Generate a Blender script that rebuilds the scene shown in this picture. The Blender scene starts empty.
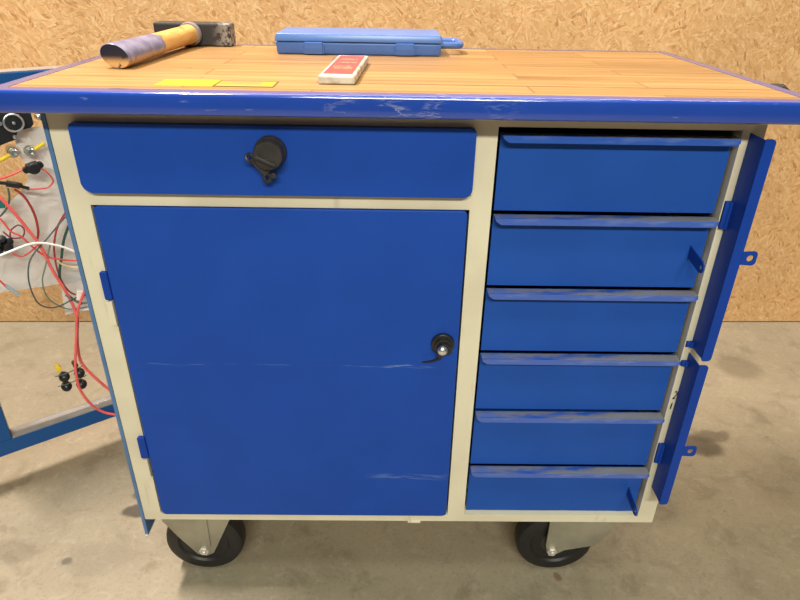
import bpy, bmesh, math, random
from mathutils import Vector, Matrix, noise as mnoise
random.seed(7)
sc = bpy.context.scene
col = sc.collection
Z0 = 0.2                       # underside of the workbench body above the floor

# ---------------------------------------------------------------- materials
def new_mat(name):
    m = bpy.data.materials.new(name); m.use_nodes = True
    nt = m.node_tree; nt.nodes.clear()
    out = nt.nodes.new('ShaderNodeOutputMaterial')
    b = nt.nodes.new('ShaderNodeBsdfPrincipled')
    nt.links.new(b.outputs[0], out.inputs[0])
    return m, nt, b, out
class G:
    """tiny node-graph helper"""
    def __init__(s, nt): s.nt = nt
    def put(s, sock, v):
        if isinstance(v, bpy.types.NodeSocket): s.nt.links.new(v, sock)
        else:
            if hasattr(sock.default_value, '__len__') and len(sock.default_value) == 4 and len(v) == 3: v = (*v, 1)
            sock.default_value = v
    def math(s, op, a, b=0.0, c=None):
        n = s.nt.nodes.new('ShaderNodeMath'); n.operation = op
        s.put(n.inputs[0], a); s.put(n.inputs[1], b)
        if c is not None: s.put(n.inputs[2], c)
        return n.outputs[0]
    def obj(s): return s.nt.nodes.new('ShaderNodeTexCoord').outputs['Object']
    def map(s, v, scale=(1,1,1), rot=(0,0,0), loc=(0,0,0)):
        n = s.nt.nodes.new('ShaderNodeMapping'); s.put(n.inputs[0], v)
        n.inputs['Location'].default_value = loc; n.inputs['Rotation'].default_value = rot; n.inputs['Scale'].default_value = scale
        return n.outputs[0]
    def noise(s, v, scale=5, detail=3, rough=.5, dist=0.0, color=False):
        n = s.nt.nodes.new('ShaderNodeTexNoise'); s.put(n.inputs['Vector'], v)
        n.inputs['Scale'].default_value = scale; n.inputs['Detail'].default_value = detail
        n.inputs['Roughness'].default_value = rough; n.inputs['Distortion'].default_value = dist
        return n.outputs['Color' if color else 'Fac']
    def voro(s, v, scale=1, feature='F1', rnd=1.0):
        n = s.nt.nodes.new('ShaderNodeTexVoronoi'); s.put(n.inputs['Vector'], v); n.feature = feature
        n.inputs['Scale'].default_value = scale; n.inputs['Randomness'].default_value = rnd
        return n
    def ramp(s, f, stops):
        n = s.nt.nodes.new('ShaderNodeValToRGB'); s.put(n.inputs[0], f)
        e = n.color_ramp.elements
        while len(e) < len(stops): e.new(0.5)
        for el, (p, c) in zip(e, stops):
            el.position = p; el.color = (*c, 1) if len(c) == 3 else c
        return n.outputs[0]
    def rng(s, v, a, b, lo=0.0, hi=1.0):
        n = s.nt.nodes.new('ShaderNodeMapRange'); n.interpolation_type = 'SMOOTHSTEP'
        s.put(n.inputs[0], v); n.inputs[1].default_value = a; n.inputs[2].default_value = b
        n.inputs[3].default_value = lo; n.inputs[4].default_value = hi
        return n.outputs[0]
    def mix(s, f, a, b, mode='MIX'):
        n = s.nt.nodes.new('ShaderNodeMix'); n.data_type = 'RGBA'; n.blend_type = mode
        s.put(n.inputs[0], f); s.put(n.inputs[6], a); s.put(n.inputs[7], b)
        return n.outputs[2]
    def add(s, a, b):
        n = s.nt.nodes.new('ShaderNodeVectorMath'); n.operation = 'ADD'; s.put(n.inputs[0], a); s.put(n.inputs[1], b); return n.outputs[0]
    def vscale(s, a, k):
        n = s.nt.nodes.new('ShaderNodeVectorMath'); n.operation = 'SCALE'; s.put(n.inputs[0], a); n.inputs['Scale'].default_value = k; return n.outputs[0]
    def dist(s, a, p):
        n = s.nt.nodes.new('ShaderNodeVectorMath'); n.operation = 'DISTANCE'; s.put(n.inputs[0], a); n.inputs[1].default_value = p; return n.outputs['Value']
    def xyz(s, v):
        n = s.nt.nodes.new('ShaderNodeSeparateXYZ'); s.put(n.inputs[0], v); return n.outputs
    def band(s, v, lo, hi, soft):
        return s.math('MULTIPLY', s.rng(v, lo-soft, lo+soft), s.rng(v, hi-soft, hi+soft, 1, 0))
    def bump(s, b, h, strength=.2, dist=.002):
        n = s.nt.nodes.new('ShaderNodeBump'); s.put(n.inputs['Height'], h)
        n.inputs['Strength'].default_value = strength; n.inputs['Distance'].default_value = dist
        s.nt.links.new(n.outputs[0], b.inputs['Normal'])

def plain(name, color, rough=.5, metal=0.0, vary=.08, scale=30):
    m, nt, b, o = new_mat(name); g = G(nt)
    n = g.noise(g.obj(), scale, 3)
    k = g.rng(n, .3, .7, 1-vary, 1+vary)
    c = g.mix(1.0, color, k, 'MULTIPLY')
    g.put(b.inputs['Base Color'], c); b.inputs['Roughness'].default_value = rough; b.inputs['Metallic'].default_value = metal
    return m

BLUE = (.012, .062, .36)
def blue_paint(name, color=BLUE, rough=.42, scratches=(), wear=None, top_wear=None, spec=.14, coat=0.0):
    m, nt, b, o = new_mat(name); g = G(nt)
    v = g.obj(); X, Y, Zc = g.xyz(v)
    c = g.mix(1.0, color, g.rng(g.noise(v, 9, 4), .3, .7, .96, 1.04), 'MULTIPLY')
    fine = g.noise(v, 260, 2)
    c = g.mix(g.rng(fine, .68, .82, 0, .04), c, (.20, .30, .6))
    for (x0, x1, z, w, amt) in scratches:
        wob = g.math('ADD', Zc, g.math('MULTIPLY', g.math('SUBTRACT', g.noise(v, 14, 3), .5), .012))
        msk = g.math('MULTIPLY', g.band(wob, z-w, z+w, w*.6), g.band(X, x0, x1, .02))
        msk = g.math('MULTIPLY', msk, g.rng(g.noise(g.map(v, (30, 1, 200)), 1, 4), .4, .62, 0, amt))
        c = g.mix(msk, c, (.22, .32, .5))
    if wear:          # curling scuffs along a stretch of x
        x0, x1, amt = wear
        nv = g.noise(g.map(v, (14, 40, 60)), 1, 3, .55, 1.6)
        ridge = g.rng(g.math('ABSOLUTE', g.math('SUBTRACT', nv, .5)), 0, .035, 1, 0)
        msk = g.math('MULTIPLY', ridge, g.band(X, x0, x1, .06))
        sp = g.rng(g.noise(g.map(v, (25, 60, 120)), 1, 4), .66, .72)
        msk = g.math('MAXIMUM', g.math('MULTIPLY', msk, g.rng(g.noise(v, 22, 2), .42, .6)), g.math('MULTIPLY', sp, .5))
        c = g.mix(g.math('MULTIPLY', msk, amt), c, (.5, .52, .55))
    if top_wear:      # bare, dirty metal worn through on the upper face
        nz = g.xyz(nt.nodes.new('ShaderNodeNewGeometry').outputs['Normal'])[2]
        up = g.rng(nz, .6, .9)
        w = g.math('MULTIPLY', g.rng(g.noise(g.map(v, (11, 30, 30)), 1, 4), .36, .52, 0, .92), g.rng(X, -.16, .0, .6, 1))
        c = g.mix(g.math('MULTIPLY', up, w), c, top_wear)
        ed = g.rng(g.noise(g.map(v, (18, 60, 90)), 1, 4), .5, .75, 0, .25)
        c = g.mix(ed, c, (.28, .34, .5))
    g.put(b.inputs['Base Color'], c)
    b.inputs['Roughness'].default_value = rough
    b.inputs['Specular IOR Level'].default_value = spec
    b.inputs['Coat Weight'].default_value = coat; b.inputs['Coat Roughness'].default_value = .12; b.inputs['Coat IOR'].default_value = 1.75
    g.bump(b, g.noise(v, 140, 2), .04, .001)
    return m

def beige_paint():
    m, nt, b, o = new_mat('cream_enamel'); g = G(nt); v = g.obj()
    c = g.mix(g.rng(g.noise(v, 7, 4), .35, .7), (.70, .65, .50), (.61, .555, .42))
    c = g.mix(g.rng(g.noise(g.map(v, (30, 30, 6)), 1, 5), .62, .75, 0, .4), c, (.36, .31, .22))
    g.put(b.inputs['Base Color'], c); b.inputs['Roughness'].default_value = .42
    return m

def osb():
    m, nt, b, o = new_mat('osb_board'); g = G(nt); v = g.obj()
    wob = g.add(v, g.vscale(g.noise(v, 9, 3, color=True), .05))
    def layer(rot, sx, sz, off):
        vv = g.map(g.map(wob, rot=(0, rot, 0), loc=(off, off*.7, off*1.3)), (sx, 1.0, sz))
        n_ = g.voro(vv, 1, 'SMOOTH_F1'); n_.inputs['Smoothness'].default_value = .28; return g.xyz(n_.outputs['Color'])[0]
    a = layer(.35, 40, 120, 0); c_ = layer(1.25, 42, 130, 3.1); d = layer(-.85, 38, 115, 7.7); e = layer(2.0, 60, 170, 11.3)
    s1 = g.rng(g.noise(v, 24, 3), .44, .56); s2 = g.rng(g.noise(g.map(v, loc=(4,4,4)), 27, 3), .44, .56); s3 = g.rng(g.noise(g.map(v, loc=(9,2,5)), 33, 3), .5, .6)
    f = g.mix(s1, a, c_); f = g.mix(s2, f, d); f = g.mix(s3, f, e)
    colr = g.ramp(f, [(.02, (.44, .22, .08)), (.14, (.56, .315, .13)), (.34, (.60, .35, .155)), (.7, (.65, .40, .185)), (1, (.71, .47, .25))])
    grain = g.noise(g.map(wob, (30, 30, 90), rot=(0, .4, 0)), 4, 4, .6)
    colr = g.mix(g.rng(grain, .55, .75, 0, .5), colr, (.45, .24, .09))
    fl2 = g.noise(g.map(wob, (70, 70, 170), rot=(0, -.6, 0)), 1, 5, .65)
    colr = g.mix(g.rng(fl2, .56, .72, 0, .55), colr, (.43, .215, .08))
    colr = g.mix(g.rng(g.noise(g.map(wob, (120, 70, 50), loc=(3, 1, 2)), 1, 4, .6), .56, .7, 0, .5), colr, (.82, .60, .36))
    big = g.rng(g.noise(v, 2.2, 2), .35, .65, .93, 1.05)
    colr = g.mix(1.0, colr, big, 'MULTIPLY')
    g.put(b.inputs['Base Color'], colr); b.inputs['Roughness'].default_value = .6
    g.bump(b, f, .25, .003)
    return m

def concrete(stains):
    m, nt, b, o = new_mat('concrete'); g = G(nt); v = g.obj()
    n1 = g.noise(v, 1.7, 5, .6); n2 = g.noise(v, 11, 6, .65, .6); n3 = g.noise(v, 120, 4, .7)
    c = g.mix(g.rng(n1, .35, .65), (0.301, 0.259, 0.185), (0.252, 0.220, 0.154))
    c = g.mix(g.rng(n2, .48, .72, 0, .8), c, (0.185, 0.153, 0.101))
    c = g.mix(g.rng(n2, .26, .42, .6, 0), c, (0.360, 0.311, 0.233))
    c = g.mix(g.rng(n3, .5, .72, 0, .55), c, (0.154, 0.131, 0.095))
    c = g.mix(g.rng(g.noise(v, 55, 2), .72, .78, 0, .5), c, (0.468, 0.421, 0.345))
    c = g.mix(g.rng(g.noise(g.map(v, loc=(3,1,0)), 38, 2), .73, .78, 0, .6), c, (0.144, 0.115, 0.086))
    c = g.mix(g.rng(g.noise(v, 34, 5, .7, .8), .52, .7, 0, .5), c, (.36, .32, .25))
    wob = g.add(v, g.vscale(g.add(g.noise(v, 14, 3, color=True), (-.5, -.5, -.5)), .05))
    for (x, y, r, sx, amt, cc) in stains:
        vv = g.map(wob, (sx, 1, 0), loc=(-x*sx, -y, 0))
        k = g.rng(g.dist(vv, (0, 0, 0)), r*.6, r*1.15, amt, 0)
        c = g.mix(k, c, cc)
    g.put(b.inputs['Base Color'], c)
    g.put(b.inputs['Roughness'], g.rng(n2, .3, .7, .42, .62))
    g.bump(b, n2, .12, .004)
    return m

def butcher_block():
    m, nt, b, o = new_mat('oiled_wood_staves'); g = G(nt); v = g.obj(); X, Y, Zc = g.xyz(v)
    br = nt.nodes.new('ShaderNodeTexBrick'); g.put(br.inputs['Vector'], g.map(v, loc=(.13, .012, 0)))
    br.inputs['Color1'].default_value = (0, 0, 0, 1); br.inputs['Color2'].default_value = (1, 1, 1, 1); br.inputs['Mortar'].default_value = (.5, .5, .5, 1)
    br.inputs['Scale'].default_value = 1; br.inputs['Mortar Size'].default_value = .0019; br.inputs['Mortar Smooth'].default_value = .3
    br.inputs['Brick Width'].default_value = .47; br.inputs['Row Height'].default_value = .058; br.offset = .37; br.offset_frequency = 2
    stv = br.outputs['Color']
    sh = g.add(v, g.vscale(stv, 3.0))
    grain = g.noise(g.map(sh, (2.2, 46, 10)), 1, 6, .65, .4)
    fibre = g.noise(g.map(sh, (9, 300, 10)), 1, 3, .6)
    c = g.mix(g.rng(grain, .3, .7), (.405, .247, .098), (.27, .148, .05))
    c = g.mix(g.rng(grain, .58, .72, 0, .85), c, (.21, .10, .028))
    c = g.mix(g.rng(fibre, .55, .8, 0, .4), c, (.24, .12, .036))
    c = g.mix(1.0, c, g.ramp(stv, [(0, (.82, .79, .74)), (1, (1.12, 1.11, 1.08))]), 'MULTIPLY')
    c = g.mix(g.math('MULTIPLY', br.outputs['Fac'], .9), c, (.20, .10, .04))
    dirt = g.rng(g.noise(g.map(v, (3, 42, 1)), 1, 6, .65, .8), .56, .70, 0, .65)
    c = g.mix(dirt, c, (.20, .095, .035))
    for (y0, x0, x1, wd) in ((-.190, -.12, .53, .0022), (-.100, -.30, .2, .0016), (-.092, .25, .53, .0020), (.01, -.5, .1, .0022), (.02, .16, .5, .0022), (.115, -.1, .53, .0030), (-.222, -.53, -.2, .0012)):
        yy = g.math('ADD', Y, g.math('MULTIPLY', g.math('SUBTRACT', g.noise(g.map(v, (5, .1, 1), loc=(y0*9, 0, 0)), 1, 3), .5), .006))
        k = g.math('MULTIPLY', g.band(yy, y0-wd, y0+wd, wd*.5), g.band(X, x0, x1, .03))
        c = g.mix(g.math('MULTIPLY', k, g.rng(g.noise(g.map(v, (9, 1, 1)), 1, 3), .32, .5, .15, .85)), c, (.15, .075, .03))
    for (x, y, r) in ((-.345, .165-.23, .006), (-.30, -.16, .004)):
        c = g.mix(g.rng(g.dist(g.map(v, (1, 1, 0)), (x, y, 0)), r*.4, r, .8, 0), c, (.12, .07, .03))
    g.put(b.inputs['Base Color'], c); b.inputs['Roughness'].default_value = .42
    g.bump(b, grain, .08, .001)
    return m

def clear_sheet():
    m = bpy.data.materials.new('clear_acrylic'); m.use_nodes = True; nt = m.node_tree; nt.nodes.clear()
    out = nt.nodes.new('ShaderNodeOutputMaterial'); mx = nt.nodes.new('ShaderNodeMixShader')
    t = nt.nodes.new('ShaderNodeBsdfTransparent'); t.inputs[0].default_value = (.96, .975, .98, 1)
    gl = nt.nodes.new('ShaderNodeBsdfGlossy'); gl.inputs['Roughness'].default_value = .06
    fr = nt.nodes.new('ShaderNodeFresnel'); fr.inputs[0].default_value = 1.3
    nt.links.new(fr.outputs[0], mx.inputs[0]); nt.links.new(t.outputs[0], mx.inputs[1]); nt.links.new(gl.outputs[0], mx.inputs[2])
    nt.links.new(mx.outputs[0], out.inputs[0])
    return m

def film():
    m, nt, b, o = new_mat('milky_plastic_film'); g = G(nt); v = g.obj()
    n = g.noise(v, 18, 4, .6, 1.0)
    g.put(b.inputs['Base Color'], g.mix(g.rng(n, .4, .7), (.96, .955, .95), (.86, .845, .84)))
    b.inputs['Roughness'].default_value = .3
    g.bump(b, n, .4, .01)
    tr = nt.nodes.new('ShaderNodeBsdfTranslucent'); tr.inputs[0].default_value = (.93, .92, .93, 1)
    ms = nt.nodes.new('ShaderNodeMixShader'); ms.inputs[0].default_value = .12
    nt.links.new(b.outputs[0], ms.inputs[1]); nt.links.new(tr.outputs[0], ms.inputs[2]); nt.links.new(ms.outputs[0], o.inputs[0])
    return m

def label_yellow(name, worn):
    m, nt, b, o = new_mat(name); g = G(nt); v = g.obj(); X, Y, Zc = g.xyz(v)
    n = g.noise(g.map(v, (60, 60, 1)), 1, 4)
    c = g.mix(g.rng(n, .5, .75, 0, .5), (.46, .38, .026), (.33, .25, .02))
    if worn:
        edge = g.math('MULTIPLY', g.band(X, -.0385, .0385, .0006), g.band(Y, -.0195, .0195, .0010))
        c = g.mix(g.math('SUBTRACT', 1.0, edge), c, (.10, .08, .03))
        rub = g.math('MULTIPLY', g.rng(g.noise(g.map(v, (30, 70, 1), loc=(2, 1, 0)), 1, 4), .30, .44), g.math('MULTIPLY', g.band(X, -.037, .02, .004), g.band(Y, -.008, .019, .003)))
        c = g.mix(rub, c, (.42, .25, .085))
    else:
        c = g.mix(g.math('MULTIPLY', g.band(Y, -.025, -.022, .001), .5), c, (.5, .3, .03))
    g.put(b.inputs['Base Color'], c); b.inputs['Roughness'].default_value = .4
    return m

def box_print():
    m, nt, b, o = new_mat('red_printed_card'); g = G(nt); v = g.obj(); X, Y, Zc = g.xyz(v)
    c = g.mix(g.rng(g.noise(v, 60, 3), .4, .7), (.50, .055, .065), (.40, .075, .08))
    for (y0, y1, x0, x1, cc) in ((-.052, -.036, -.013, .015, (.62, .22, .12)), (-.030, -.022, -.016, .010, (.66, .30, .16)), (-.006, .006, -.010, .014, (.16, .05, .06)), (.012, .022, -.012, .016, (.62, .26, .15)), (.048, .060, -.013, .013, (.64, .24, .14)), (.075, .085, -.006, .006, (.15, .05, .12))):
        k = g.math('MULTIPLY', g.band(Y, y0, y1, .001), g.band(X, x0, x1, .001))
        k = g.math('MULTIPLY', k, g.rng(g.noise(g.map(v, (260, 60, 1)), 1, 2), .38, .5))
        c = g.mix(k, c, cc)
    g.put(b.inputs['Base Color'], c); b.inputs['Roughness'].default_value = .35
    return m
def box_shell():
    m, nt, b, o = new_mat('grubby_white_card'); g = G(nt); v = g.obj(); X, Y, Zc = g.xyz(v)
    c = g.mix(g.rng(g.noise(v, 45, 4), .4, .7), (.58, .54, .48), (.34, .29, .24))
    side = g.rng(X, .0235, .0255)
    for y in (-.075, -.025, .03):
        c = g.mix(g.math('MULTIPLY', g.band(Y, y, y+.006, .0008), side), c, (.16, .13, .11))
    g.put(b.inputs['Base Color'], c); b.inputs['Roughness'].default_value = .4
    return m

def handle_wood():
    m, nt, b, o = new_mat('ash_handle'); g = G(nt); v = g.obj()
    n = g.noise(g.map(v, (60, 8, 60)), 1, 5, .6)
    c = g.mix(g.rng(n, .35, .7), (.74, .45, .15), (.52, .26, .07))
    c = g.mix(g.rng(g.noise(v, 40, 3), .6, .72, 0, .7), c, (.14, .08, .04))
    g.put(b.inputs['Base Color'], c); b.inputs['Roughness'].default_value = .35
    return m
def handle_paint():
    m, nt, b, o = new_mat('worn_blue_handle_paint'); g = G(nt); v = g.obj()
    X, Y, Zc = g.xyz(v)
    c = g.mix(g.rng(g.noise(v, 40, 4), .4, .7), (.13, .14, .27), (.25, .25, .38))
    nrm = nt.nodes.new('ShaderNodeNewGeometry').outputs['Normal']
    end = g.rng(g.xyz(nrm)[1], -.9, -.7, 1, 0)
    c = g.mix(end, c, (.016, .018, .035))
    low = g.math('MULTIPLY', g.rng(Zc, -.012, .001, 1, 0), g.rng(g.noise(v, 90, 4), .34, .44))
    c = g.mix(low, c, (.62, .36, .15))
    g.put(b.inputs['Base Color'], c); b.inputs['Roughness'].default_value = .3
    return m
def hammer_steel():
    m, nt, b, o = new_mat('blackened_steel'); g = G(nt); v = g.obj(); X, Y, Zc = g.xyz(v)
    worn = g.math('MULTIPLY', g.rng(X, .035, .072), g.rng(g.noise(v, 120, 4), .40, .56))
    c = g.mix(worn, (.022, .021, .024), (.34, .31, .29))
    g.put(b.inputs['Base Color'], c); b.inputs['Roughness'].default_value = .5
    g.put(b.inputs['Metallic'], g.math('MULTIPLY', worn, .6))
    return m

M = dict(
    blue=blue_paint('blue_enamel'),
    door=blue_paint('blue_enamel_scratched', scratches=((-.26, .23, .038, .0007, .22), (.13, .27, -.211, .006, .24), (.15, .225, .038, .0022, .7))),
    lip=blue_paint('blue_enamel_worn_lip', color=(.022, .095, .46), top_wear=(.25, .23, .20), rough=.24, spec=.5, coat=.7),
    band=blue_paint('blue_enamel_scuffed', color=(.012, .055, .36), wear=(-.09, .10, .42), rough=.28, coat=1.0),
    drawer=blue_paint('blue_enamel_drawer', color=(.015, .078, .38)),
    bar=blue_paint('blue_enamel_bar', color=(.008, .046, .31)),
    cream=beige_paint(), osb=osb(), wood=butcher_block(), clear=clear_sheet(), film=film(),
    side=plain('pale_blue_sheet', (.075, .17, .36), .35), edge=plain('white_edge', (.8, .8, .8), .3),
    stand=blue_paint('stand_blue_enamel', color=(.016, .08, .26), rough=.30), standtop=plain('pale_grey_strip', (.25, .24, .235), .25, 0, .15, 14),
    black=plain('black_plastic', (.012, .012, .013), .38), rubber=plain('black_rubber', (.010, .0095, .010), .5, 0, .2, 60),
    hubgrey=plain('dark_grey_hub', (.026, .025, .025), .45), softgrey=plain('scuffed_black_plastic', (.028, .026, .025), .42, 0, .25, 80),
    chrome=plain('chrome', (.85, .84, .82), .32, 1.0, .03), zinc=plain('zinc_plated_steel', (.33, .31, .24), .42, .35, .12, 18),
    bolt=plain('bright_bolt', (.62, .59, .54), .45, .6),
    case=plain('blue_moulded_plastic', (.055, .135, .41), .36, 0, .06, 20), caselid=plain('blue_moulded_lid', (.075, .17, .46), .32, 0, .06, 20),
    red=plain('red_wire_sleeve', (.80, .085, .075), .4), pink=plain('salmon_red_wire_sleeve', (.85, .13, .12), .4), dred=plain('dark_red_wire_sleeve', (.38, .035, .03), .45),
    grey=plain('dark_grey_wire_sleeve', (.065, .09, .10), .45), white=plain('white_wire_sleeve', (.82, .80, .76), .4), green=plain('dark_green_wire_sleeve', (.015, .075, .05), .45),
    sage=plain('grey_green_wire_sleeve', (.16, .21, .15), .45), yellow=plain('yellow_plastic', (.80, .58, .03), .4), cream_wire=plain('pale_yellow_wire_sleeve', (.75, .66, .30), .4),
    sleeve=plain('blue_grey_heat_sleeve', (.32, .42, .50), .4), steel=plain('nickel', (.62, .60, .55), .3, .9), teal=plain('teal_plastic', (.01, .18, .16), .4), purple=plain('plum_wire_sleeve', (.22, .04, .08), .4),
    ysticker=label_yellow('yellow_label', False), ysticker2=label_yellow('worn_yellow_label', True),
    print=box_print(), card=box_shell(), hwood=handle_wood(), hpaint=handle_paint(), hsteel=hammer_steel(), collar=plain('grey_rubber_collar', (.19, .165, .17), .5, 0, .2, 50),
    ink=plain('black_marker_ink', (.01, .01, .01), .6),
)

# ---------------------------------------------------------------- mesh helpers
WO = {}                                         # world origin of every object
def obj(name, bm, mat, parent=None, smooth=False, origin=None):
    bmesh.ops.recalc_face_normals(bm, faces=bm.faces)
    if origin is None:
        lo = Vector([min(v.co[i] for v in bm.verts) for i in range(3)]); hi = Vector([max(v.co[i] for v in bm.verts) for i in range(3)])
        origin = (lo + hi) / 2
    origin = Vector(origin)
    bmesh.ops.translate(bm, verts=bm.verts, vec=-origin)
    me = bpy.data.meshes.new(name); bm.to_mesh(me); bm.free()
    for mm in (mat if isinstance(mat, (list, tuple)) else [mat]): me.materials.append(mm)
    o = bpy.data.objects.new(name, me); col.objects.link(o)
    if smooth:
        for p in me.polygons: p.use_smooth = True
        try: me.set_sharp_from_angle(angle=math.radians(35))
        except Exception: pass
    o.location = origin - (WO[parent.name] if parent else Vector())
    if parent: o.parent = parent
    WO[o.name] = origin
    return o
def empty(name, loc):
    o = bpy.data.objects.new(name, None); col.objects.link(o); o.location = loc; o.empty_display_size = .05
    WO[o.name] = Vector(loc); return o
def tag(o, label, cat, group=None):
    o['label'] = label; o['category'] = cat
    if group: o['group'] = group
    return o
def copy_tree(o, parent=None, loc=None, delta=None):
    c = o.copy(); col.objects.link(c)
    if parent: c.parent = parent
    if delta is not None: c.location = o.location + Vector(delta)
    for ch in [x for x in o.children if x != c]: copy_tree(ch, c)
    return c

def B(): return bmesh.new()
def box(bm, lo, hi, T=None, bev=0.0, seg=2, edges=None):
    vs = [bm.verts.new((x, y, z)) for x in (lo[0], hi[0]) for y in (lo[1], hi[1]) for z in (lo[2], hi[2])]
    fs = [bm.faces.new([vs[i] for i in q]) for q in ((0,1,3,2),(4,6,7,5),(0,4,5,1),(2,3,7,6),(0,2,6,4),(1,5,7,3))]
    allv = list(vs)
    if bev:
        es = list({e for f in fs for e in f.edges})
        if edges: es = [e for e in es if edges(e)]
        r = bmesh.ops.bevel(bm, geom=es, offset=bev, segments=seg, affect='EDGES', profile=.5)
        allv = list({v for v in r['verts']} | {v for v in vs if v.is_valid})
    if T is not None:
        for v in allv: v.co = T @ v.co
    return allv
def axis_mat(p, d):
    d = Vector(d).normalized(); q = d.to_track_quat('Z', 'Y')
    return Matrix.Translation(Vector(p)) @ q.to_matrix().to_4x4()
def lathe(bm, prof, p, d, n=32, sy=1.0, roll=0.0):
    """prof: list of (radius, height) along axis d from p"""
    T = axis_mat(p, d) @ Matrix.Rotation(roll, 4, 'Z')
    rings = []
    for r, h in prof:
        if r < 1e-6: rings.append([bm.verts.new(T @ Vector((0, 0, h)))])
        else: rings.append([bm.verts.new(T @ Vector((r*math.cos(2*math.pi*k/n), sy*r*math.sin(2*math.pi*k/n), h))) for k in range(n)])
    for a, b in zip(rings, rings[1:]):
        for k in range(n):
            k2 = (k+1) % n
            if len(a) == 1 and len(b) == 1: continue
            if len(a) == 1: bm.faces.new((a[0], b[k], b[k2]))
            elif len(b) == 1: bm.faces.new((a[k], b[0], a[k2]))
            else: bm.faces.new((a[k], a[k2], b[k2], b[k]))
    if len(rings[0]) > 1: bm.faces.new(rings[0])
    if len(rings[-1]) > 1: bm.faces.new(rings[-1])
def smooth_path(pts, sub=6):
    pts = [Vector(p) for p in pts]; out = []
    for i in range(len(pts)-1):
        p0 = pts[max(i-1, 0)]; p1 = pts[i]; p2 = pts[i+1]; p3 = pts[min(i+2, len(pts)-1)]
        for k in range(sub):
            t = k/sub
            out.append(.5*((2*p1)+(p2-p0)*t+(2*p0-5*p1+4*p2-p3)*t*t+(3*p1-p0-3*p2+p3)*t**3))
    out.append(pts[-1]); return out
def tube(bm, pts, r, n=8, closed=False, flat=1.0):
    pts = [Vector(p) for p in pts]; rings = []
    N = len(pts); up = None
    for i, p in enumerate(pts):
        if closed: t = (pts[(i+1) % N] - pts[i-1])
        else: t = pts[min(i+1, N-1)] - pts[max(i-1, 0)]
        t.normalize()
        if up is None: up = t.orthogonal().normalized()
        up = (up - t*up.dot(t)); up = up.normalized() if up.length > 1e-6 else t.orthogonal().normalized()
        s = t.cross(up)
        rr = r(i/(N-1)) if callable(r) else r
        rings.append([bm.verts.new(p + up*rr*math.cos(2*math.pi*k/n)*flat + s*rr*math.sin(2*math.pi*k/n)) for k in range(n)])
    for i in range(N if closed else N-1):
        a, b = rings[i], rings[(i+1) % N]
        for k in range(n): bm.faces.new((a[k], a[(k+1) % n], b[(k+1) % n], b[k]))
    if not closed: bm.faces.new(rings[0]); bm.faces.new(rings[-1])
def ring(bm, c, d, R, r, n=24):
    T = axis_mat(c, d)
    tube(bm, [T @ Vector((R*math.cos(2*math.pi*k/n), R*math.sin(2*math.pi*k/n), 0)) for k in range(n)], r, 8, True)
def prism(bm, poly, a, b, axis='y', T=None, bev=0.0):
    """extrude a 2-D outline between a and b along an axis"""
    def P(u, v, w):
        p = {'y': (u, w, v), 'x': (w, u, v), 'z': (u, v, w)}[axis]
        return T @ Vector(p) if T is not None else Vector(p)
    A = [bm.verts.new(P(u, v, a)) for u, v in poly]; Bv = [bm.verts.new(P(u, v, b)) for u, v in poly]
    fs = [bm.faces.new(A), bm.faces.new(Bv)]
    n = len(poly)
    for i in range(n): bm.faces.new((A[i], A[(i+1) % n], Bv[(i+1) % n], Bv[i]))
    if bev:
        es = list({e for f in fs for e in f.edges})
        bmesh.ops.bevel(bm, geom=es, offset=bev, segments=2, affect='EDGES', profile=.5)
def rounded(x0, x1, z0, z1, r, n=5):
    if not isinstance(r, (tuple, list)): r = (r,)*4      # bl, br, tr, tl
    out = []
    for (cx, cz, a0, rr) in ((x0+r[0], z0+r[0], math.pi, r[0]), (x1-r[1], z0+r[1], 1.5*math.pi, r[1]), (x1-r[2], z1-r[2], 0, r[2]), (x0+r[3], z1-r[3], .5*math.pi, r[3])):
        for k in range(n+1):
            a = a0 + k/n*math.pi/2; out.append((cx+rr*math.cos(a), cz+rr*math.sin(a)))
    return out
def holed_tab(bm, outline, hole_c, hole_r, a, b, axis='y', T=None):
    """flat plate with a round hole: outline sampled by angle around the hole"""
    n = 32
    cu, cv = hole_c
    def hit(ang):
        d = (math.cos(ang), math.sin(ang)); best = None
        for i in range(len(outline)):
            x1, y1 = outline[i]; x2, y2 = outline[(i+1) % len(outline)]
            ex, ey = x2-x1, y2-y1; den = d[0]*ey - d[1]*ex
            if abs(den) < 1e-12: continue
            t = ((x1-cu)*ey - (y1-cv)*ex)/den; u = ((x1-cu)*d[1] - (y1-cv)*d[0])/den
            if t > 0 and -1e-6 <= u <= 1+1e-6 and (best is None or t < best): best = t
        return (cu+d[0]*best, cv+d[1]*best)
    angs = sorted({round(2*math.pi*k/n, 5) for k in range(n)} | {round(math.atan2(v-cv, u-cu) % (2*math.pi), 5) for u, v in outline})
    def P(u, v, w):
        p = {'y': (u, w, v), 'x': (w, u, v)}[axis]; return T @ Vector(p) if T is not None else Vector(p)
    L = []
    for ang in angs:
        o = hit(ang); i_ = (cu+hole_r*math.cos(ang), cv+hole_r*math.sin(ang))
        L.append([bm.verts.new(P(*o, a)), bm.verts.new(P(*i_, a)), bm.verts.new(P(*i_, b)), bm.verts.new(P(*o, b))])
    for k in range(len(L)):
        p, q = L[k], L[(k+1) % len(L)]
        for j in range(4): bm.faces.new((p[j], q[j], q[(j+1) % 4], p[(j+1) % 4]))

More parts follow.
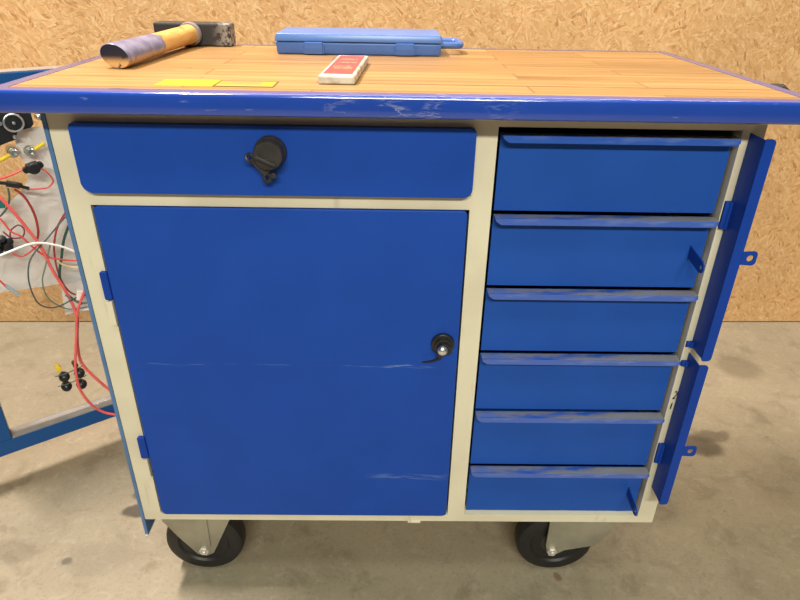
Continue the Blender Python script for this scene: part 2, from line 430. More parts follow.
# ---------------------------------------------------------------- setting
bm = B(); box(bm, (-3.5, -3.2, -.1), (3.5, 1.25, 0))
floor_stains = [(-.634, .203, .022, .7, .85, (0.041, 0.034, 0.026)), (-.638, .262, .020, .8, .8, (0.045, 0.038, 0.030)), (-.727, .060, .011, 1, .8, (0.075, 0.068, 0.053)), (-.86, .088, .035, .6, .35, (0.105, 0.086, 0.064)),
    (.845, .455, .050, .8, .75, (0.056, 0.045, 0.032)), (.895, .50, .030, .5, .6, (0.068, 0.053, 0.038)), (1.145, .85, .075, .9, .5, (0.120, 0.098, 0.064)), (1.02, .30, .10, .7, .3, (0.128, 0.105, 0.071)),
    (.347, .029, .011, 1, .75, (0.165, 0.090, 0.038)), (-.866, .638, .008, 1, .7, (0.090, 0.075, 0.060)), (-.66, .07, .05, .5, .25, (0.112, 0.094, 0.075)), (.6, .25, .09, .6, .25, (0.124, 0.105, 0.071))]
fl = obj('floor', bm, concrete(floor_stains), origin=(0, 0, 0)); fl['kind'] = 'structure'
bm = B(); ang = math.atan(.0215)
box(bm, (-3.45, 0, .004), (3.45, .06, 2.6), Matrix.Translation((0, 1.124, 0)) @ Matrix.Rotation(ang, 4, 'Z'))
wl = obj('wall_back', bm, M['osb'], origin=(0, 1.124, 1.0)); wl['kind'] = 'structure'

# ---------------------------------------------------------------- workbench
W = empty('workbench_trolley', (0, .23, 0))
tag(W, 'blue and cream steel workbench on castors with wood top, door and drawers', 'workbench')
z = Z0
bm = B()
def cb(x0, x1, y0, y1, z0, z1): box(bm, (x0, y0, z0+z), (x1, y1, z1+z))
cb(-.5, -.4668, 0, .028, 0, .79)                     # stiles
cb(.0925, .1246, 0, .028, .0, .79)
cb(.467, .5, 0, .028, 0, .79)
cb(-.4668, .0925, 0, .025, 0, .0160)                 # rails
cb(-.4668, .0925, 0, .025, .6468, .668)
cb(-.4668, .0925, 0, .025, .764, .79)
cb(.1246, .467, 0, .025, 0, .0190)
cb(.1246, .467, 0, .025, .7690, .79)
cb(-.5, -.4985, .028, .49, 0, .79); cb(.4985, .5, .028, .49, 0, .79)
cb(-.4985, .4985, .4885, .49, 0, .79); cb(-.4985, .4985, .025, .4885, 0, .002); cb(-.4985, .4985, .025, .4885, .786, .788)
cb(.1115, .113, .028, .4885, .002, .786)
cb(.4660, .4672, -.003, .02, .0190, .7690)           # folded lip of right stile
cb(-.4735, -.4645, -.0075, 0, .445, .488); cb(-.4755, -.4660, -.0075, 0, .118, .160)    # cream lower hinge knuckles
cb(.015, .04, -.0015, .02, -.004, 0)
frame = obj('carcass', bm, M['cream'], W)
bm = B(); box(bm, (-.5062, -.002, z-.041), (-.5005, .49, z+.787))
sp = obj('side_panel', bm, M['side'], W); sp['label'] = 'pale blue side sheet'
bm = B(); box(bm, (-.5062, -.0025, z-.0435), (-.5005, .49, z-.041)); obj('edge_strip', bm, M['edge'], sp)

# worktop: wooden slab inside a painted steel edge band
bm = B(); box(bm, (-.523, -.030, z+.79), (.523, .4886, z+.8172)); wt = obj('worktop', bm, M['wood'], W); wt['label'] = 'wooden stave top'
bm = B()
xo, yf, yb = .5455, -.0555, .511
outer = [(-xo, yf), (xo, yf), (xo, yb), (-xo, yb)]; inner = [(-.5235, -.0303), (.5235, -.0303), (.5235, .4890), (-.5235, .4890)]
ot = [bm.verts.new((*p, z+.8176)) for p in outer]; ob = [bm.verts.new((*p, z+.7885)) for p in outer]
it = [bm.verts.new((*p, z+.8176)) for p in inner]; ib = [bm.verts.new((*p, z+.7885)) for p in inner]
for k in range(4):
    j = (k+1) % 4
    bm.faces.new((ot[k], ot[j], it[j], it[k])); bm.faces.new((ob[k], ib[k], ib[j], ob[j])); bm.faces.new((ot[k], ob[k], ob[j], ot[j])); bm.faces.new((it[k], it[j], ib[j], ib[k]))
bm.edges.ensure_lookup_table()
es = [e for e in bm.edges if all(v in ot+ob for v in e.verts)]
bmesh.ops.bevel(bm, geom=es, offset=.005, segments=4, affect='EDGES', profile=.5)
eb = obj('edge_band', bm, M['band'], wt, True); eb['label'] = 'scuffed blue steel edge'
bm = B(); box(bm, (-.345, -.005, z+.8173), (-.2662, .050, z+.8177)); o = obj('sticker', bm, M['ysticker'], wt); o['label'] = 'plain yellow sticker'
bm = B(); box(bm, (-.2655, -.0035, z+.8173), (-.184, .0455, z+.8177)); o = obj('sticker', bm, M['ysticker2'], wt); o['label'] = 'worn yellow sticker with dark outline'
bm = B(); lathe(bm, [(.0245, 0), (.0245, .012), (.0215, .028), (.011, .038), (0, .039)], (.5445, .106, z+.7900), (1, 0, .2), 28)
o = obj('bumper', bm, M['rubber'], W, True); o['label'] = 'black rubber bumper'

# wide top drawer with its black twist lock
bm = B(); prism(bm, rounded(-.4672, .0930, z+.669, z+.7680, (.014, .012, .006, .006)), -.0125, -.0005, 'y', bev=.0015)
wd = obj('drawer', bm, M['blue'], W); wd['label'] = 'wide shallow top drawer'
c0 = Vector((-.1925, -.0125, z+.7335))
bm = B()
lathe(bm, [(.0225, 0), (.0225, .007), (.0215, .0085), (.0205, .0085), (.0205, .024), (.019, .0262), (0, .0268)], c0, (0, -1, 0), 40)
p1 = Vector((-.2185, -.026, z+.7265)); p2 = Vector((-.1975, -.026, z+.7030)); dv = (p2-p1)
Tm = Matrix.Translation((p1+p2)/2 + Vector((.002, -.001, .002))) @ Matrix.Rotation(math.atan2(-dv.z, dv.x), 4, 'Y')
box(bm, (-.015, -.004, -.006), (.015, .012, .008), Tm, .002)
Tm2 = Matrix.Translation(c0 + Vector((-.002, -.029, -.007))) @ Matrix.Rotation(math.radians(24), 4, 'Y')
box(bm, (-.0155, -.003, -.0022), (.0135, .003, .0022), Tm2, .001)
ring(bm, p1+Vector((-.001, -.002, .002)), (.5, -.6, .5), .0050, .0024, 18)
ring(bm, p2+Vector((.0, -.002, -.003)), (-.2, -.8, .3), .0050, .0024, 18)
lathe(bm, [(.004, 0), (.004, .008), (0, .009)], p2+Vector((.010, -.001, .002)), (0, -1, 0), 12)
o = obj('twist_lock', bm, M['softgrey'], wd, True); o['label'] = 'black twist lock with two padlock eyes'

# cupboard door
bm = B(); prism(bm, rounded(-.4625, .0893, z+.0175, z+.6455, (.008, .008, .006, .006), 2), -.004, .010, 'y', bev=.0012)
dr = obj('door', bm, M['door'], W)
for zz in (.4912, .1625):
    bm = B(); dx = -.002 if zz < .3 else 0
    prism(bm, rounded(-.4742+dx, -.4625, z+zz, z+zz+.049, .003, 3), -.0075, -.0005, 'y', bev=.001)
    obj('hinge', bm, M['bar'], dr)
bm = B()
c1 = Vector((.0633, -.004, z+.4165))
lathe(bm, [(.0192, 0), (.0192, .006), (.0178, .0075), (.0140, .008), (.0140, .013), (0, .013)], c1, (0, -1, 0), 32)
prism(bm, [(c1.x+u*.001, c1.z+v*.001) for u, v in ((-9, 3), (-2, 8), (6, 7), (13, 0), (15, -7), (11, -12), (6, -9), (1, -14), (-4, -20), (-9, -19), (-8, -10))], -.022, -.012, 'y', bev=.0015)
tube(bm, smooth_path([(c1.x-.004, -.018, c1.z-.020), (c1.x-.016, -.016, c1.z-.028), (c1.x-.032, -.010, c1.z-.0345)], 5), lambda t: .0028-.0014*t, 8)
lk = obj('twist_lock', bm, M['black'], dr, True); lk['label'] = 'black lock on the cupboard door'
bm = B(); lathe(bm, [(.0084, 0), (.0084, .003), (.0075, .0055), (.0048, .0075), (0, .0083)], (.0618, -.0215, z+.4135), (0, -1, 0), 24)
# chrome button sits on the lock, still a child of the door
o = obj('lock_button', bm, M['chrome'], dr, True); o['label'] = 'chrome lock button'

# six narrow drawers
tops = [.7590, .6370, .5115, .3882, .2650, .1350]; bots = [.6432, .5175, .3942, .2710, .1412, .0205]
for i, (t, bt) in enumerate(zip(tops, bots)):
    bm = B()
    box(bm, (.1300, .010, z+bt), (.4625, .0115, z+t))
    box(bm, (.1400, .0115, z+bt+.004), (.1415, .40, z+t-.045)); box(bm, (.4555, .0115, z+bt+.004), (.4570, .40, z+t-.045)); box(bm, (.1400, .0115, z+bt+.003), (.4570, .40, z+bt+.0045)); box(bm, (.1400, .3985, z+bt+.004), (.4570, .40, z+t-.045))
    d = obj('drawer', bm, M['drawer'], W)
    d['label'] = ['topmost narrow drawer', 'second narrow drawer with a locking tab', 'third narrow drawer', 'fourth narrow drawer', 'fifth narrow drawer', 'bottom narrow drawer with a locking tab'][i]
    bm = B()
    box(bm, (.1305, -.008, z+t-.0012), (.4640, .0105, z+t))                       # top face of the folded grip
    prism(bm, [(.1395, z+t-.0100), (.4600, z+t-.0100), (.4640, z+t-.0065), (.4640, z+t), (.1305, z+t), (.1320, z+t-.0045)], -.0092, -.0078, 'y')
    obj('pull_lip', bm, M['lip'], d)
    if i in (1, 5):
        z0 = z + (.566 if i == 1 else .060)
        bm = B()
        holed_tab(bm, [(.0098, z0+.024), (.0098, z0+.004), (-.034, z0-.002), (-.041, z0+.001), (-.0435, z0+.007), (-.042, z0+.014), (-.036, z0+.018)], (-.0345, z0+.0075), .0038, .4400, .4420, 'x')
        obj('hasp', bm, M['bar'], d)

# two locking bars swung open at the right
def lock_bar(z0, z1, tabz, hinges):
    bm = B()
    box(bm, (.4785, -.040, z+z0+.004), (.4802, -.0004, z+z1-.0015))
    prism(bm, rounded(.4785, .4940, z+z0, z+z1, (.003, .006, .006, .003), 3), -.0415, -.0398, 'y')
    b = obj('locking_bar', bm, M['bar'], W)
    bm = B()
    holed_tab(bm, [(.4938, z+tabz-.0105)] + [(u, v) for u, v in rounded(.500, .5165, z+tabz-.0115, z+tabz+.0115, .006, 3)][4:12] + [(.4938, z+tabz+.0105)], (.5065, z+tabz), .0050, -.0415, -.0398, 'y')
    obj('lock_tab', bm, M['bar'], b)
    for (h0, h1) in hinges:
        bm = B(); box(bm, (.4685, -.006, z+h0), (.4790, -.0004, z+h1), None, .0012)
        lathe(bm, [(.0032, 0), (.0032, h1-h0)], (.4775, -.0055, z+h0), (0, 0, 1), 12)
        obj('hinge', bm, M['bar'], b, True)
    return b
u = lock_bar(.410, .767, .592, ((.624, .667), (.414, .424))); u['label'] = 'taller upper locking bar'
l = lock_bar(.092, .402, .221, ((.160, .205), (.376, .386))); l['label'] = 'shorter lower locking bar'
bm = B(); tube(bm, smooth_path([(.4735, -.0008, z+.318), (.4760, -.0008, z+.320), (.4772, -.0008, z+.314), (.4740, -.0008, z+.307), (.4725, -.0008, z+.304), (.4768, -.0008, z+.3055)], 5), .0008, 6)
prism(bm, [(.4718, z+.283), (.4738, z+.281), (.4745, z+.290), (.4738, z+.297), (.4724, z+.292)], -.0011, -.0002, 'y')
o = obj('marker_scribble', bm, M['ink'], W); o['label'] = 'black marker figure and smudge on the stile'

# castors
def caster(cx, y0, side, name='caster'):
    wz = .082; wy0, wy1 = y0, y0+.046
    bm = B()
    if side < 0: poly = [(-.076, -.002), (.068, -.002), (.066, -.036), (.030, -.116), (.022, -.134), (.006, -.143), (-.012, -.138), (-.044, -.088), (-.072, -.040)]
    else: poly = [(-.030, -.002), (.122, -.002), (.114, -.040), (.088, -.100), (.078, -.109), (.016, -.122), (.004, -.134), (-.012, -.134), (-.020, -.125), (-.024, -.110), (-.024, -.040)]
    pts = [(cx+a, z+b) for a, b in poly]
    prism(bm, pts, y0-.011, y0-.007, 'y', bev=.001)
    prism(bm, pts, wy1+.007, wy1+.011, 'y', bev=.001)
    xa = min(p[0] for p in pts); xb = max(p[0] for p in pts)
    box(bm, (xa, y0-.011, z-.012), (xb, wy1+.011, z-.004))
    mx = (xa+xb)/2
    lathe(bm, [(.038, 0), (.038, .006)], (mx, (wy0+wy1)/2, z-.0065), (0, 0, 1), 28)
    box(bm, (mx-.05, (wy0+wy1)/2-.045, z-.003), (mx+.05, (wy0+wy1)/2+.045, z-.0002))
    if side < 0: tube(bm, [(cx+.018, y0-.012, z-.012), (cx+.016, y0-.012, z-.11)], .0035, 8)
    c = obj('caster', bm, M['zinc'], W, True)
    bm = B()
    prof = [(.030, .004), (.050, .004), (.054, .0), (.070, -.001), (.0785, .004), (.082, .013), (.082, .033), (.0785, .042), (.070, .047), (.054, .046), (.050, .042), (.030, .042)]
    lathe(bm, prof, (cx, wy0, wz), (0, 1, 0), 48)
    wh = obj('wheel', bm, M['rubber'], c, True)
    bm = B(); lathe(bm, [(.0, 0), (.022, .0), (.034, .006), (.045, .006), (.045, .040), (.034, .040), (.022, .046), (0, .046)], (cx, wy0, wz), (0, 1, 0), 36)
    obj('hub', bm, M['hubgrey'], c, True)
    bm = B(); lathe(bm, [(.0110, 0), (.0110, .006), (.0098, .007)], (cx+(.004 if side < 0 else -.010), y0-.0105, wz-.006), (0, -1, 0), 6)
    lathe(bm, [(.005, 0), (.005, .010), (.004, .011)], (cx+(.004 if side < 0 else -.010), y0-.0105, wz-.006), (0, -1, 0), 14)
    obj('axle_bolt', bm, M['bolt'], c)
    return c
fl_ = caster(-.413, .043, -1); fr_ = caster(.334, .046, 1)
for src in (fl_, fr_): copy_tree(src, W, delta=(0, .34, 0))
kids = [o for o in W.children if o.name.startswith('caster')]
for k_, lab in zip(kids, ('front left castor', 'front right castor', 'rear left castor', 'rear right castor')): k_['label'] = lab

# ---------------------------------------------------------------- hammer
zt = Z0 + .8172
H = empty('hammer', (-.42, .455, zt))
tag(H, 'club hammer lying at the back left of the wood top', 'hammer')
bm = B(); box(bm, (-.496, .4555, zt+.0007), (-.346, .4985, zt+.0430), None, .0035, 2)
obj('head', bm, M['hsteel'], H)
a = Vector((-.4485, .138, zt+.0190)); b_ = Vector((-.4225, .4560, zt+.0236)); ax = b_-a; L = ax.length
Th = axis_mat(a, ax)
def handle_ring(bm, t, w, h, rollz, n=32):
    # ring in a plane across the handle; u is sideways, v is upward
    d = ax.normalized(); side = d.cross(Vector((0, 0, 1))).normalized(); upv = side.cross(d).normalized()
    p = a + ax*t
    cr, sr = math.cos(rollz), math.sin(rollz)
    return [bm.verts.new(p + side*(w*math.cos(q)*cr - h*math.sin(q)*sr) + upv*(w*math.cos(q)*sr + h*math.sin(q)*cr)) for q in [2*math.pi*k/n for k in range(n)]]
def handle_seg(name, mat, rows, parent):
    bm = B(); R = [handle_ring(bm, *r) for r in rows]
    for p, q in zip(R, R[1:]):
        for k in range(32): bm.faces.new((p[k], p[(k+1) % 32], q[(k+1) % 32], q[k]))
    bm.faces.new(R[0]); bm.faces.new(R[-1]); return obj(name, bm, mat, parent, True)
rl = math.radians(-20)
handle = handle_seg('handle', M['hwood'], [(.46, .0199, .0158, rl), (.55, .0190, .0162, rl), (.66, .0182, .0166, rl), (.78, .0176, .0170, rl), (.90, .0178, .0178, 0), (.99, .018, .018, 0)], H)
hp = handle_seg('painted_grip', M['hpaint'], [(0, .0222, .0162, rl), (.0025, .0230, .0169, rl), (.03, .0236, .0174, rl), (.12, .0230, .0172, rl), (.30, .0214, .0164, rl), (.461, .0201, .0160, rl)], handle)
hp['label'] = 'worn dark blue grip end'
handle_seg('collar', M['collar'], [(.955, .0165, .0165, 0), (.958, .0205, .0205, 0), (.965, .0220, .0220, 0), (.985, .0225, .0225, 0), (.994, .0205, .0205, 0)], H)

# ---------------------------------------------------------------- flat red and white box
Tm = Matrix.Translation((-.0965, .140, zt)) @ Matrix.Rotation(math.radians(-2.6), 4, 'Z')
D = empty('card_box', (-.0965, .140, zt)); D.rotation_euler = (0, 0, math.radians(-2.6))
tag(D, 'flat long red and white box lying in front of the blue case', 'box')
def part_local(name, bm, mat, parent, **k):
    o = obj(name, bm, mat, None, **k); o.parent = parent; return o
bm = B()
box(bm, (-.0260, -.114, .0003), (.0260, .112, .0125), None, .003, 3)
part_local('carton', bm, M['card'], D)
bm = B(); prism(bm, rounded(-.0205, .0205, -.099, .102, .002, 3), .01245, .0129, 'z')
o = part_local('printed_panel', bm, M['print'], D); o['label'] = 'red printed top panel'

# ---------------------------------------------------------------- blue plastic case
K = empty('tool_case', (-.088, .43, zt)); tag(K, 'slim blue plastic tool case at the back of the wood top', 'case')
def frustum(bm, lo, hi, z0, z1, inset, bev, T=None):
    v0 = [(lo[0], lo[1], z0), (hi[0], lo[1], z0), (hi[0], hi[1], z0), (lo[0], hi[1], z0)]
    v1 = [(lo[0]+inset, lo[1]+inset, z1), (hi[0]-inset, lo[1]+inset, z1), (hi[0]-inset, hi[1]-inset, z1), (lo[0]+inset, hi[1]-inset, z1)]
    A = [bm.verts.new(p) for p in v0]; Bv = [bm.verts.new(p) for p in v1]
    fs = [bm.faces.new(A), bm.faces.new(Bv)] + [bm.faces.new((A[i], A[(i+1) % 4], Bv[(i+1) % 4], Bv[i])) for i in range(4)]
    es = list({e for f in fs for e in f.edges})
    bmesh.ops.bevel(bm, geom=es, offset=bev, segments=3, affect='EDGES', profile=.5)
bm = B(); frustum(bm, (-.2405, .354), (.0655, .490), zt+.0215, zt+.0003, .002, .003); obj('case_base', bm, M['case'], K, True)
bm = B(); frustum(bm, (-.2420, .3525), (.0670, .4935), zt+.0225, zt+.0365, .003, .0025); obj('lid', bm, M['caselid'], K, True)
for lx in (-.1865, -.019):
    bm = B()
    prism(bm, [(.3490, zt+.0020), (.3540, zt+.0010), (.3540, zt+.0210), (.3515, zt+.0225), (.3475, zt+.0215), (.3470, zt+.012)], lx, lx+.033, 'x', bev=.0008)
    box(bm, (lx-.003, .3515, zt+.002), (lx+.036, .3545, zt+.0195), None, .0008)
    obj('latch', bm, M['case'], K)
bm = B(); zh = zt+.0165
tube(bm, [Vector(p) for p in smooth_path([(.064, .392, zh), (.085, .393, zh), (.102, .397, zh), (.1050, .410, zh), (.1055, .430, zh), (.1050, .452, zh), (.100, .465, zh), (.085, .469, zh), (.064, .470, zh)], 4)], .0062, 10)
obj('carry_handle', bm, M['case'], K, True)

# ---------------------------------------------------------------- stand with clear panel at the left
A0 = Vector((-.9657, .278, 0)); dv = Vector((.8046, .594, 0)); nv = Vector((.594, -.8046, 0))
TS = Matrix(((dv.x, nv.x, 0, A0.x), (dv.y, nv.y, 0, A0.y), (0, 0, 1, 0), (0, 0, 0, 1)))   # (along, towards viewer side, up)
def SP(s, zz, off=0.0): return TS @ Vector((s, off, zz))
S = empty('panel_stand', TS @ Vector((.45, -.02, 0)))
tag(S, 'blue steel frame with clear panel standing behind the left of the workbench', 'stand')
def stand_box(name, lo, hi, mat=None):
    bm = B(); box(bm, lo, hi, TS, .002, 2); return obj(name, bm, mat or M['stand'], S)
stand_box('bottom_rail', (-.09, -.042, .100), (1.02, 0, .140))
stand_box('top_rail', (-.09, -.042, .931), (1.02, 0, .968))
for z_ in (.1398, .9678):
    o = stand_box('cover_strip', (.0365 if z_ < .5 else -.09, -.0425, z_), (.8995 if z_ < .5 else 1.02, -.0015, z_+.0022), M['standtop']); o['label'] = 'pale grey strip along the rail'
stand_box('post', (-.014, -.042, .140), (.036, 0, .931)); stand_box('post', (.90, -.042, .140), (.95, 0, .931))
for s0 in (-.09, .98): stand_box('foot', (s0, -.12, 0), (s0+.04, .08, .03)); stand_box('foot_post', (s0, -.042, .03), (s0+.04, 0, .1))
cp = stand_box('clear_panel', (.0365, -.023, .1425), (.8995, -.019, .9305), M['clear']); cp['label'] = 'clear plastic panel'
# devices fixed to the panel
bm = B(); prism(bm, [(.075, .93), (.075, .835), (.160, .825), (.190, .836), (.2125, .841), (.2195, .861), (.244, .861), (.2515, .868), (.2515, .93)], -.0185, .012, 'y', TS, .002)
o = obj('instrument_bracket', bm, M['black'], S); o['label'] = 'black instrument bracket'
bm = B(); lathe(bm, [(.0172, 0), (.0172, .010), (.0155, .012), (.006, .0125), (0, .0128)], SP(.2155, .877, .012), nv, 32)
dl = obj('dial', bm, M['black'], S, True); dl['label'] = 'black round dial with chrome ring'
bm = B(); ring(bm, SP(.2155, .877, .0235), nv, .0168, .0022, 36); obj('chrome_ring', bm, M['chrome'], dl, True)
bm = B(); lathe(bm, [(.003, 0), (.003, .003), (0, .004)], SP(.2155, .877, .0245), nv, 14); obj('dial_centre', bm, M['steel'], dl, True)
for q_ in ((.192, .877), (.212, .848)):
    bm = B(); lathe(bm, [(.004, 0), (.004, .008), (0, .009)], SP(*q_, .012), nv, 12); obj('screw', bm, M['steel'], S, True)
bm = B(); prism(bm, [(.262, .892), (.275, .892), (.290, .860), (.283, .856), (.262, .878)], -.0185, .008, 'y', TS, .002); obj('toggle_switch', bm, M['black'], S)
bm = B(); lathe(bm, [(.006, 0), (.006, .006), (.003, .009), (.003, .016), (0, .017)], SP(.262, .882, .008), nv, 14); o = obj('switch_nut', bm, M['steel'], S, True)
def jack(s, zz, dir_s, dir_z):
    bm = B(); lathe(bm, [(.0115, -.019), (.0115, .006), (.0100, .008), (.0085, .008), (.0085, .016), (.0065, .018), (.0045, .018), (.0045, .012), (0, .012)], SP(s, zz, 0), nv, 20)
    j = obj('jack_socket', bm, M['steel'], S, True)
    bm = B(); tube(bm, [SP(s+dir_s*.010, zz+dir_z*.010, .012), SP(s+dir_s*.034, zz+dir_z*.034, .016)], .0042, 10)
    obj('yellow_tip', bm, M['yellow'], j, True)
jack(.203, .816, -.85, -.3); jack(.233, .814, .85, .45)
def post(s, zz):
    bm = B(); lathe(bm, [(.006, -.0185), (.006, -.012), (.0105, -.009), (.0125, -.003), (.0122, .003), (.0095, .009), (.0045, .012), (.0045, .015), (0, .0155)], SP(s, zz, 0), nv, 14)
    return obj('binding_post', bm, M['black'], S, True)
ps = [post(*q) for q in ((.179, .264), (.178, .236), (.213, .262), (.211, .229))]
bm = B(); lathe(bm, [(.0065, 0), (.0065, .018), (0, .019)], SP(.172, .288, -.018), nv, 14); o = obj('yellow_cap', bm, M['yellow'], S, True)
bm = B(); lathe(bm, [(.006, 0), (.006, .020), (0, .021)], SP(.209, .286, -.018), nv, 14); o = obj('black_cap', bm, M['black'], S, True)
for zz in (.279, .2495):
    bm = B(); tube(bm, [SP(.160, zz-.003, .006), SP(.178, zz, .012), SP(.2, zz+.002, .012), SP(.226, zz+.004, .006)], .0012, 6); obj('bridge_wire', bm, M['grey'], S)

# crumpled milky film hanging over the clear panel
Lp = [(.218, .862), (.211, .818), (.219, .786), (.216, .754), (.195, .729), (.162, .709), (.126, .688), (.098, .622), (.078, .519)]
Rp = [(.277, .857), (.285, .808), (.300, .765), (.315, .709), (.330, .662), (.345, .613), (.350, .560), (.345, .525), (.253, .500)]
def lerp_path(P, t, sub=12):
    Q = smooth_path([(p[0], p[1], 0) for p in P], sub); x = t*(len(Q)-1); i = min(int(x), len(Q)-2); return Q[i].lerp(Q[i+1], x-i)
bm = B(); NR, NC = 70, 44; grid = []
def crump(p): return (mnoise.noise(Vector((p.x*26, p.y*26, 1.7)))*.006 + mnoise.noise(Vector((p.x*70, p.y*60, 4.2)))*.0022)
for i in range(NR+1):
    l_, r_ = lerp_path(Lp, i/NR), lerp_path(Rp, i/NR); row = []
    for j in range(NC+1):
        p = l_.lerp(r_, j/NC); row.append(bm.verts.new(SP(p.x, p.y, -.006+crump(p))))
    grid.append(row)
for i in range(NR):
    for j in range(NC): bm.faces.new((grid[i][j], grid[i][j+1], grid[i+1][j+1], grid[i+1][j]))
g2 = []
for i in range(21):
    row = []
    for j in range(21):
        p = Vector((.2275-.0105*i/20 + (.345-.2275)*j/20, .520-.0970*i/20-.012*j/20*(i/20), 0)); row.append(bm.verts.new(SP(p.x, p.y, -.0095+crump(p)*.8)))
    g2.append(row)
for i in range(20):
    for j in range(20): bm.faces.new((g2[i][j], g2[i][j+1], g2[i+1][j+1], g2[i+1][j]))
bmesh.ops.solidify(bm, geom=bm.faces[:], thickness=.0006)
o = obj('plastic_film', bm, M['film'], None, True)
tag(o, 'crumpled white plastic film hanging behind the tangle of wires', 'plastic sheet')

# loose wires and plugs
def wire(name, pts, off, r, mat, label, parent=None, wob=.006, flat=1.0):
    n = len(pts); ph = hash(label[:9]) % 7 if False else len(label)*.7
    P = [SP(s, zz, off + wob*math.sin(ph+i*1.1)*.5) for i, (s, zz) in enumerate(pts)]
    bm = B(); tube(bm, smooth_path(P, 6), r, 8, flat=flat)
    o = obj(name, bm, M[mat], parent, True)
    if parent is None: tag(o, label, 'wire', 'loose wires in front of the clear panel')
    return o
wire('wire', [(.147, .757), (.168, .713), (.185, .669), (.202, .619), (.210, .567), (.223, .516), (.231, .475), (.2335, .437), (.225, .397), (.219, .357), (.219, .315), (.237, .269), (.271, .206), (.307, .159)], .050, .0034, 'pink', 'thick salmon red wire running from upper left to the bench side')
wire('wire', [(.28, .546), (.264, .512), (.247, .479), (.234, .451), (.223, .407), (.210, .357), (.200, .310), (.199, .255), (.214, .203), (.237, .168), (.269, .147), (.298, .140)], .064, .0031, 'pink', 'salmon red wire with the lowest loop, in front of the bottom rail')
wire('wire', [(.185, .746), (.199, .726), (.208, .687), (.207, .648), (.199, .625)], .022, .0026, 'dred', 'short dark red wire curving down the middle of the film')
wire('wire', [(.147, .775), (.168, .775), (.183, .777), (.214, .787)], .033, .0022, 'red', 'short red wire entering the round black fuse holder from the left')
wire('wire', [(.174, .752), (.171, .731), (.163, .714), (.146, .697), (.127, .693)], .030, .0020, 'grey', 'short dark wire hanging below the slim black connector')
wire('wire', [(.271, .688), (.247, .668), (.215, .638), (.183, .611), (.167, .585), (.160, .546), (.165, .502), (.185, .481), (.209, .479), (.242, .489), (.279, .491)], .057, .0016, 'grey', 'dark grey wire making the widest loop, leftmost of the lower loops')
wire('wire', [(.108, .627), (.131, .633), (.176, .642), (.204, .638), (.239, .620), (.268, .596), (.300, .564)], .074, .0024, 'white', 'white wire arching across the tangle')
wire('wire', [(.278, .695), (.265, .679), (.244, .649), (.230, .612), (.224, .583), (.222, .549), (.227, .515), (.242, .487), (.278, .471)], .028, .0042, 'dred', 'wide dark red ribbon wire beside the bench side', None, .012, .45)
wire('wire', [(.282, .677), (.269, .657), (.249, .621), (.235, .582), (.222, .543), (.224, .513), (.232, .485), (.252, .460)], .037, .0030, 'green', 'dark green wire right of the dark red ribbon wire')
wire('wire', [(.134, .710), (.145, .695), (.156, .666), (.171, .651), (.188, .620), (.206, .596), (.233, .582), (.263, .572), (.302, .565)], .043, .0020, 'red', 'red wire crossing from the left edge to the bench side')
wire('wire', [(.138, .628), (.151, .643), (.157, .662), (.173, .672), (.181, .661), (.174, .645), (.155, .646), (.143, .663)], .030, .0016, 'purple', 'thin plum wire curled above the black plug cluster')
wire('wire', [(.147, .614), (.163, .605), (.184, .614), (.204, .630)], .037, .0018, 'red', 'short red wire sagging out of the black plug cluster')
wire('wire', [(.219, .620), (.200, .578), (.186, .545), (.186, .508), (.200, .481), (.225, .460), (.271, .454)], .048, .0016, 'sage', 'grey green wire looping low inside the dark grey loop')
wire('wire', [(.224, .585), (.232, .574), (.246, .563), (.265, .555), (.294, .542)], .052, .0020, 'cream_wire', 'short pale yellow wire right of the ribbon wire')
wire('wire', [(.222, .500), (.240, .478), (.262, .466), (.290, .470)], .050, .0018, 'sage', 'short grey wire below the white connector block')
wire('wire', [(.215, .470), (.233, .455), (.255, .449), (.285, .452)], .046, .0022, 'white', 'short white wire at the bottom of the film')
t = empty('wire', SP(.241, .76, .035)); tag(t, 'thin red wire loop with round black fuse holder and slim black connector', 'wire', 'loose wires in front of the clear panel')
wire('wire_loop', [(.235, .788), (.243, .782), (.254, .767), (.257, .752), (.245, .741), (.229, .741), (.208, .745)], .035, .0016, 'red', '', t, .006)
bm = B(); box(bm, (-.0120, -.009, -.0100), (.0120, .009, .0100), TS @ Matrix.Translation((.227, .035, .788)) @ Matrix.Rotation(math.radians(-12), 4, 'Y'), .004, 3)
for q in (-.014, .014): lathe(bm, [(.006, -.006), (.006, .006)], SP(.227+q, .788+q*.25, .036), nv, 12)
lathe(bm, [(.012, .005), (.012, .012), (.009, .0145), (0, .015)], SP(.227, .788, .035), nv, 16)
obj('fuse_holder', bm, M['black'], t, True)
bm = B(); tube(bm, smooth_path([SP(.160, .767, .035), SP(.171, .764, .035), (SP(.176, .762, .035)), SP(.194, .755, .035), SP(.198, .752, .035), SP(.210, .746, .035)], 4), lambda u: .0065 if .28 < u < .72 else .0035, 10)
obj('inline_connector', bm, M['black'], t, True)
t = empty('wire', SP(.117, .55, .04)); tag(t, 'short red wire end in a blue grey sleeve at far left', 'wire', 'loose wires in front of the clear panel')
wire('conductor', [(.098, .584), (.111, .562), (.118, .548)], .040, .0022, 'red', '', t, .004)
wire('end_sleeve', [(.117, .551), (.127, .536), (.136, .521)], .040, .0035, 'sleeve', '', t, .004)
bm = B()
for (ds, dz, r) in ((-.012, .010, .011), (.004, -.004, .012), (-.002, .014, .009), (-.014, -.008, .010), (.010, .006, .008)):
    lathe(bm, [(0, -r), (r*.75, -r*.8), (r, 0), (r*.75, r*.8), (0, r)], SP(.139+ds, .634+dz, .030), nv+Vector((ds*20, 0, dz*20)), 10)
o = obj('plug_cluster', bm, M['black'], None, True); tag(o, 'cluster of black plugs at the far left of the wires', 'plug')
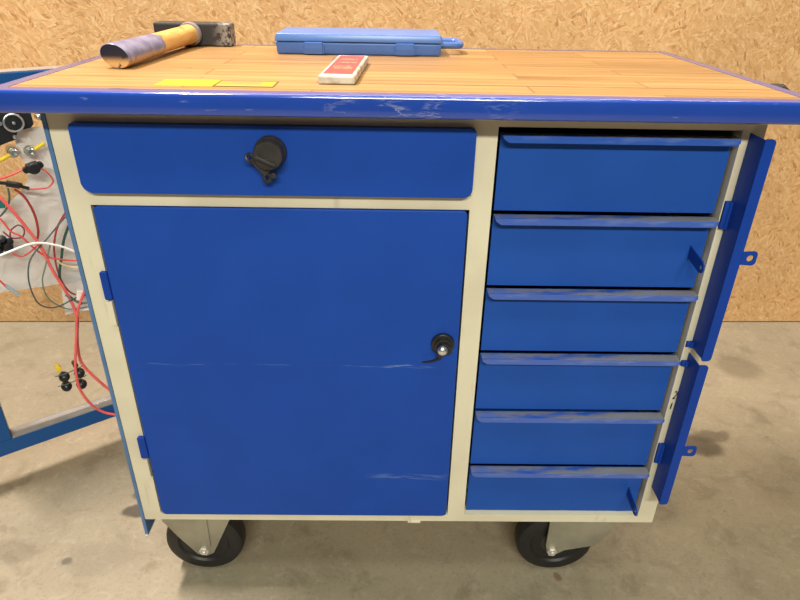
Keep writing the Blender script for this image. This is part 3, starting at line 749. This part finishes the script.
bm = B(); box(bm, (-.008, -.006, -.010), (.008, .006, .010), TS @ Matrix.Translation((.152, .030, .724)), .002)
o = obj('plug', bm, M['teal']); tag(o, 'small teal plug at the far left above the black plugs', 'plug')
bm = B(); box(bm, (-.007, -.006, -.012), (.007, .006, .012), TS @ Matrix.Translation((.250, .052, .492)) @ Matrix.Rotation(.3, 4, 'Y'), .002)
o = obj('connector', bm, M['white']); tag(o, 'small white connector block low in the wires by the bench side', 'plug')

# ---------------------------------------------------------------- lights
def area(name, loc, target, sx, sy, power, color):
    d = bpy.data.lights.new(name, 'AREA'); d.shape = 'RECTANGLE'; d.size = sx; d.size_y = sy; d.energy = power; d.color = color
    o = bpy.data.objects.new(name, d); col.objects.link(o); o.location = loc
    o.rotation_euler = (Vector(target)-Vector(loc)).to_track_quat('-Z', 'Y').to_euler(); return o
area('ceiling_lamp', (-1.75, .34, 4.6), (-.2, .40, 0), 1.1, .3, 310, (1.0, .86, .76))
area('ceiling_lamp', (.2, -3.6, 3.3), (0, 0, .5), 2.4, .25, 172, (1.0, .97, .82))
area('ceiling_lamp', (.3, -1.0, 3.3), (.1, 0, 0), 2.0, .3, 24, (.92, 1.0, .80))
area('wall_fill', (.35, .98, 2.55), (.35, 1.0, 0), 2.6, .08, 26, (1.0, .86, .74))  # unseen fill light, added to brighten the floor along the wall
w = bpy.data.worlds.new('World'); sc.world = w; w.use_nodes = True
bg = w.node_tree.nodes['Background']; bg.inputs[0].default_value = (.92, .93, 1.0, 1); bg.inputs[1].default_value = .07

# ---------------------------------------------------------------- camera
cam = bpy.data.cameras.new('camera'); co = bpy.data.objects.new('camera', cam); col.objects.link(co)
cam.sensor_width = 36; cam.lens = 27.9537; cam.clip_start = .02
r_ = (0.999841, -0.006806, 0.016478); u_ = (-0.011322, 0.471538, 0.881773); b_ = (-0.013772, -0.881819, 0.471386)
m = Matrix((( r_[0], u_[0], b_[0], -.022057), (r_[1], u_[1], b_[1], -.875354), (r_[2], u_[2], b_[2], 1.161793), (0, 0, 0, 1)))
co.matrix_world = m
sc.camera = co
sc.view_settings.view_transform = 'Standard'; sc.view_settings.look = 'None'; sc.view_settings.gamma = 1; sc.view_settings.use_curve_mapping = False
sc.view_settings.exposure = 0.10
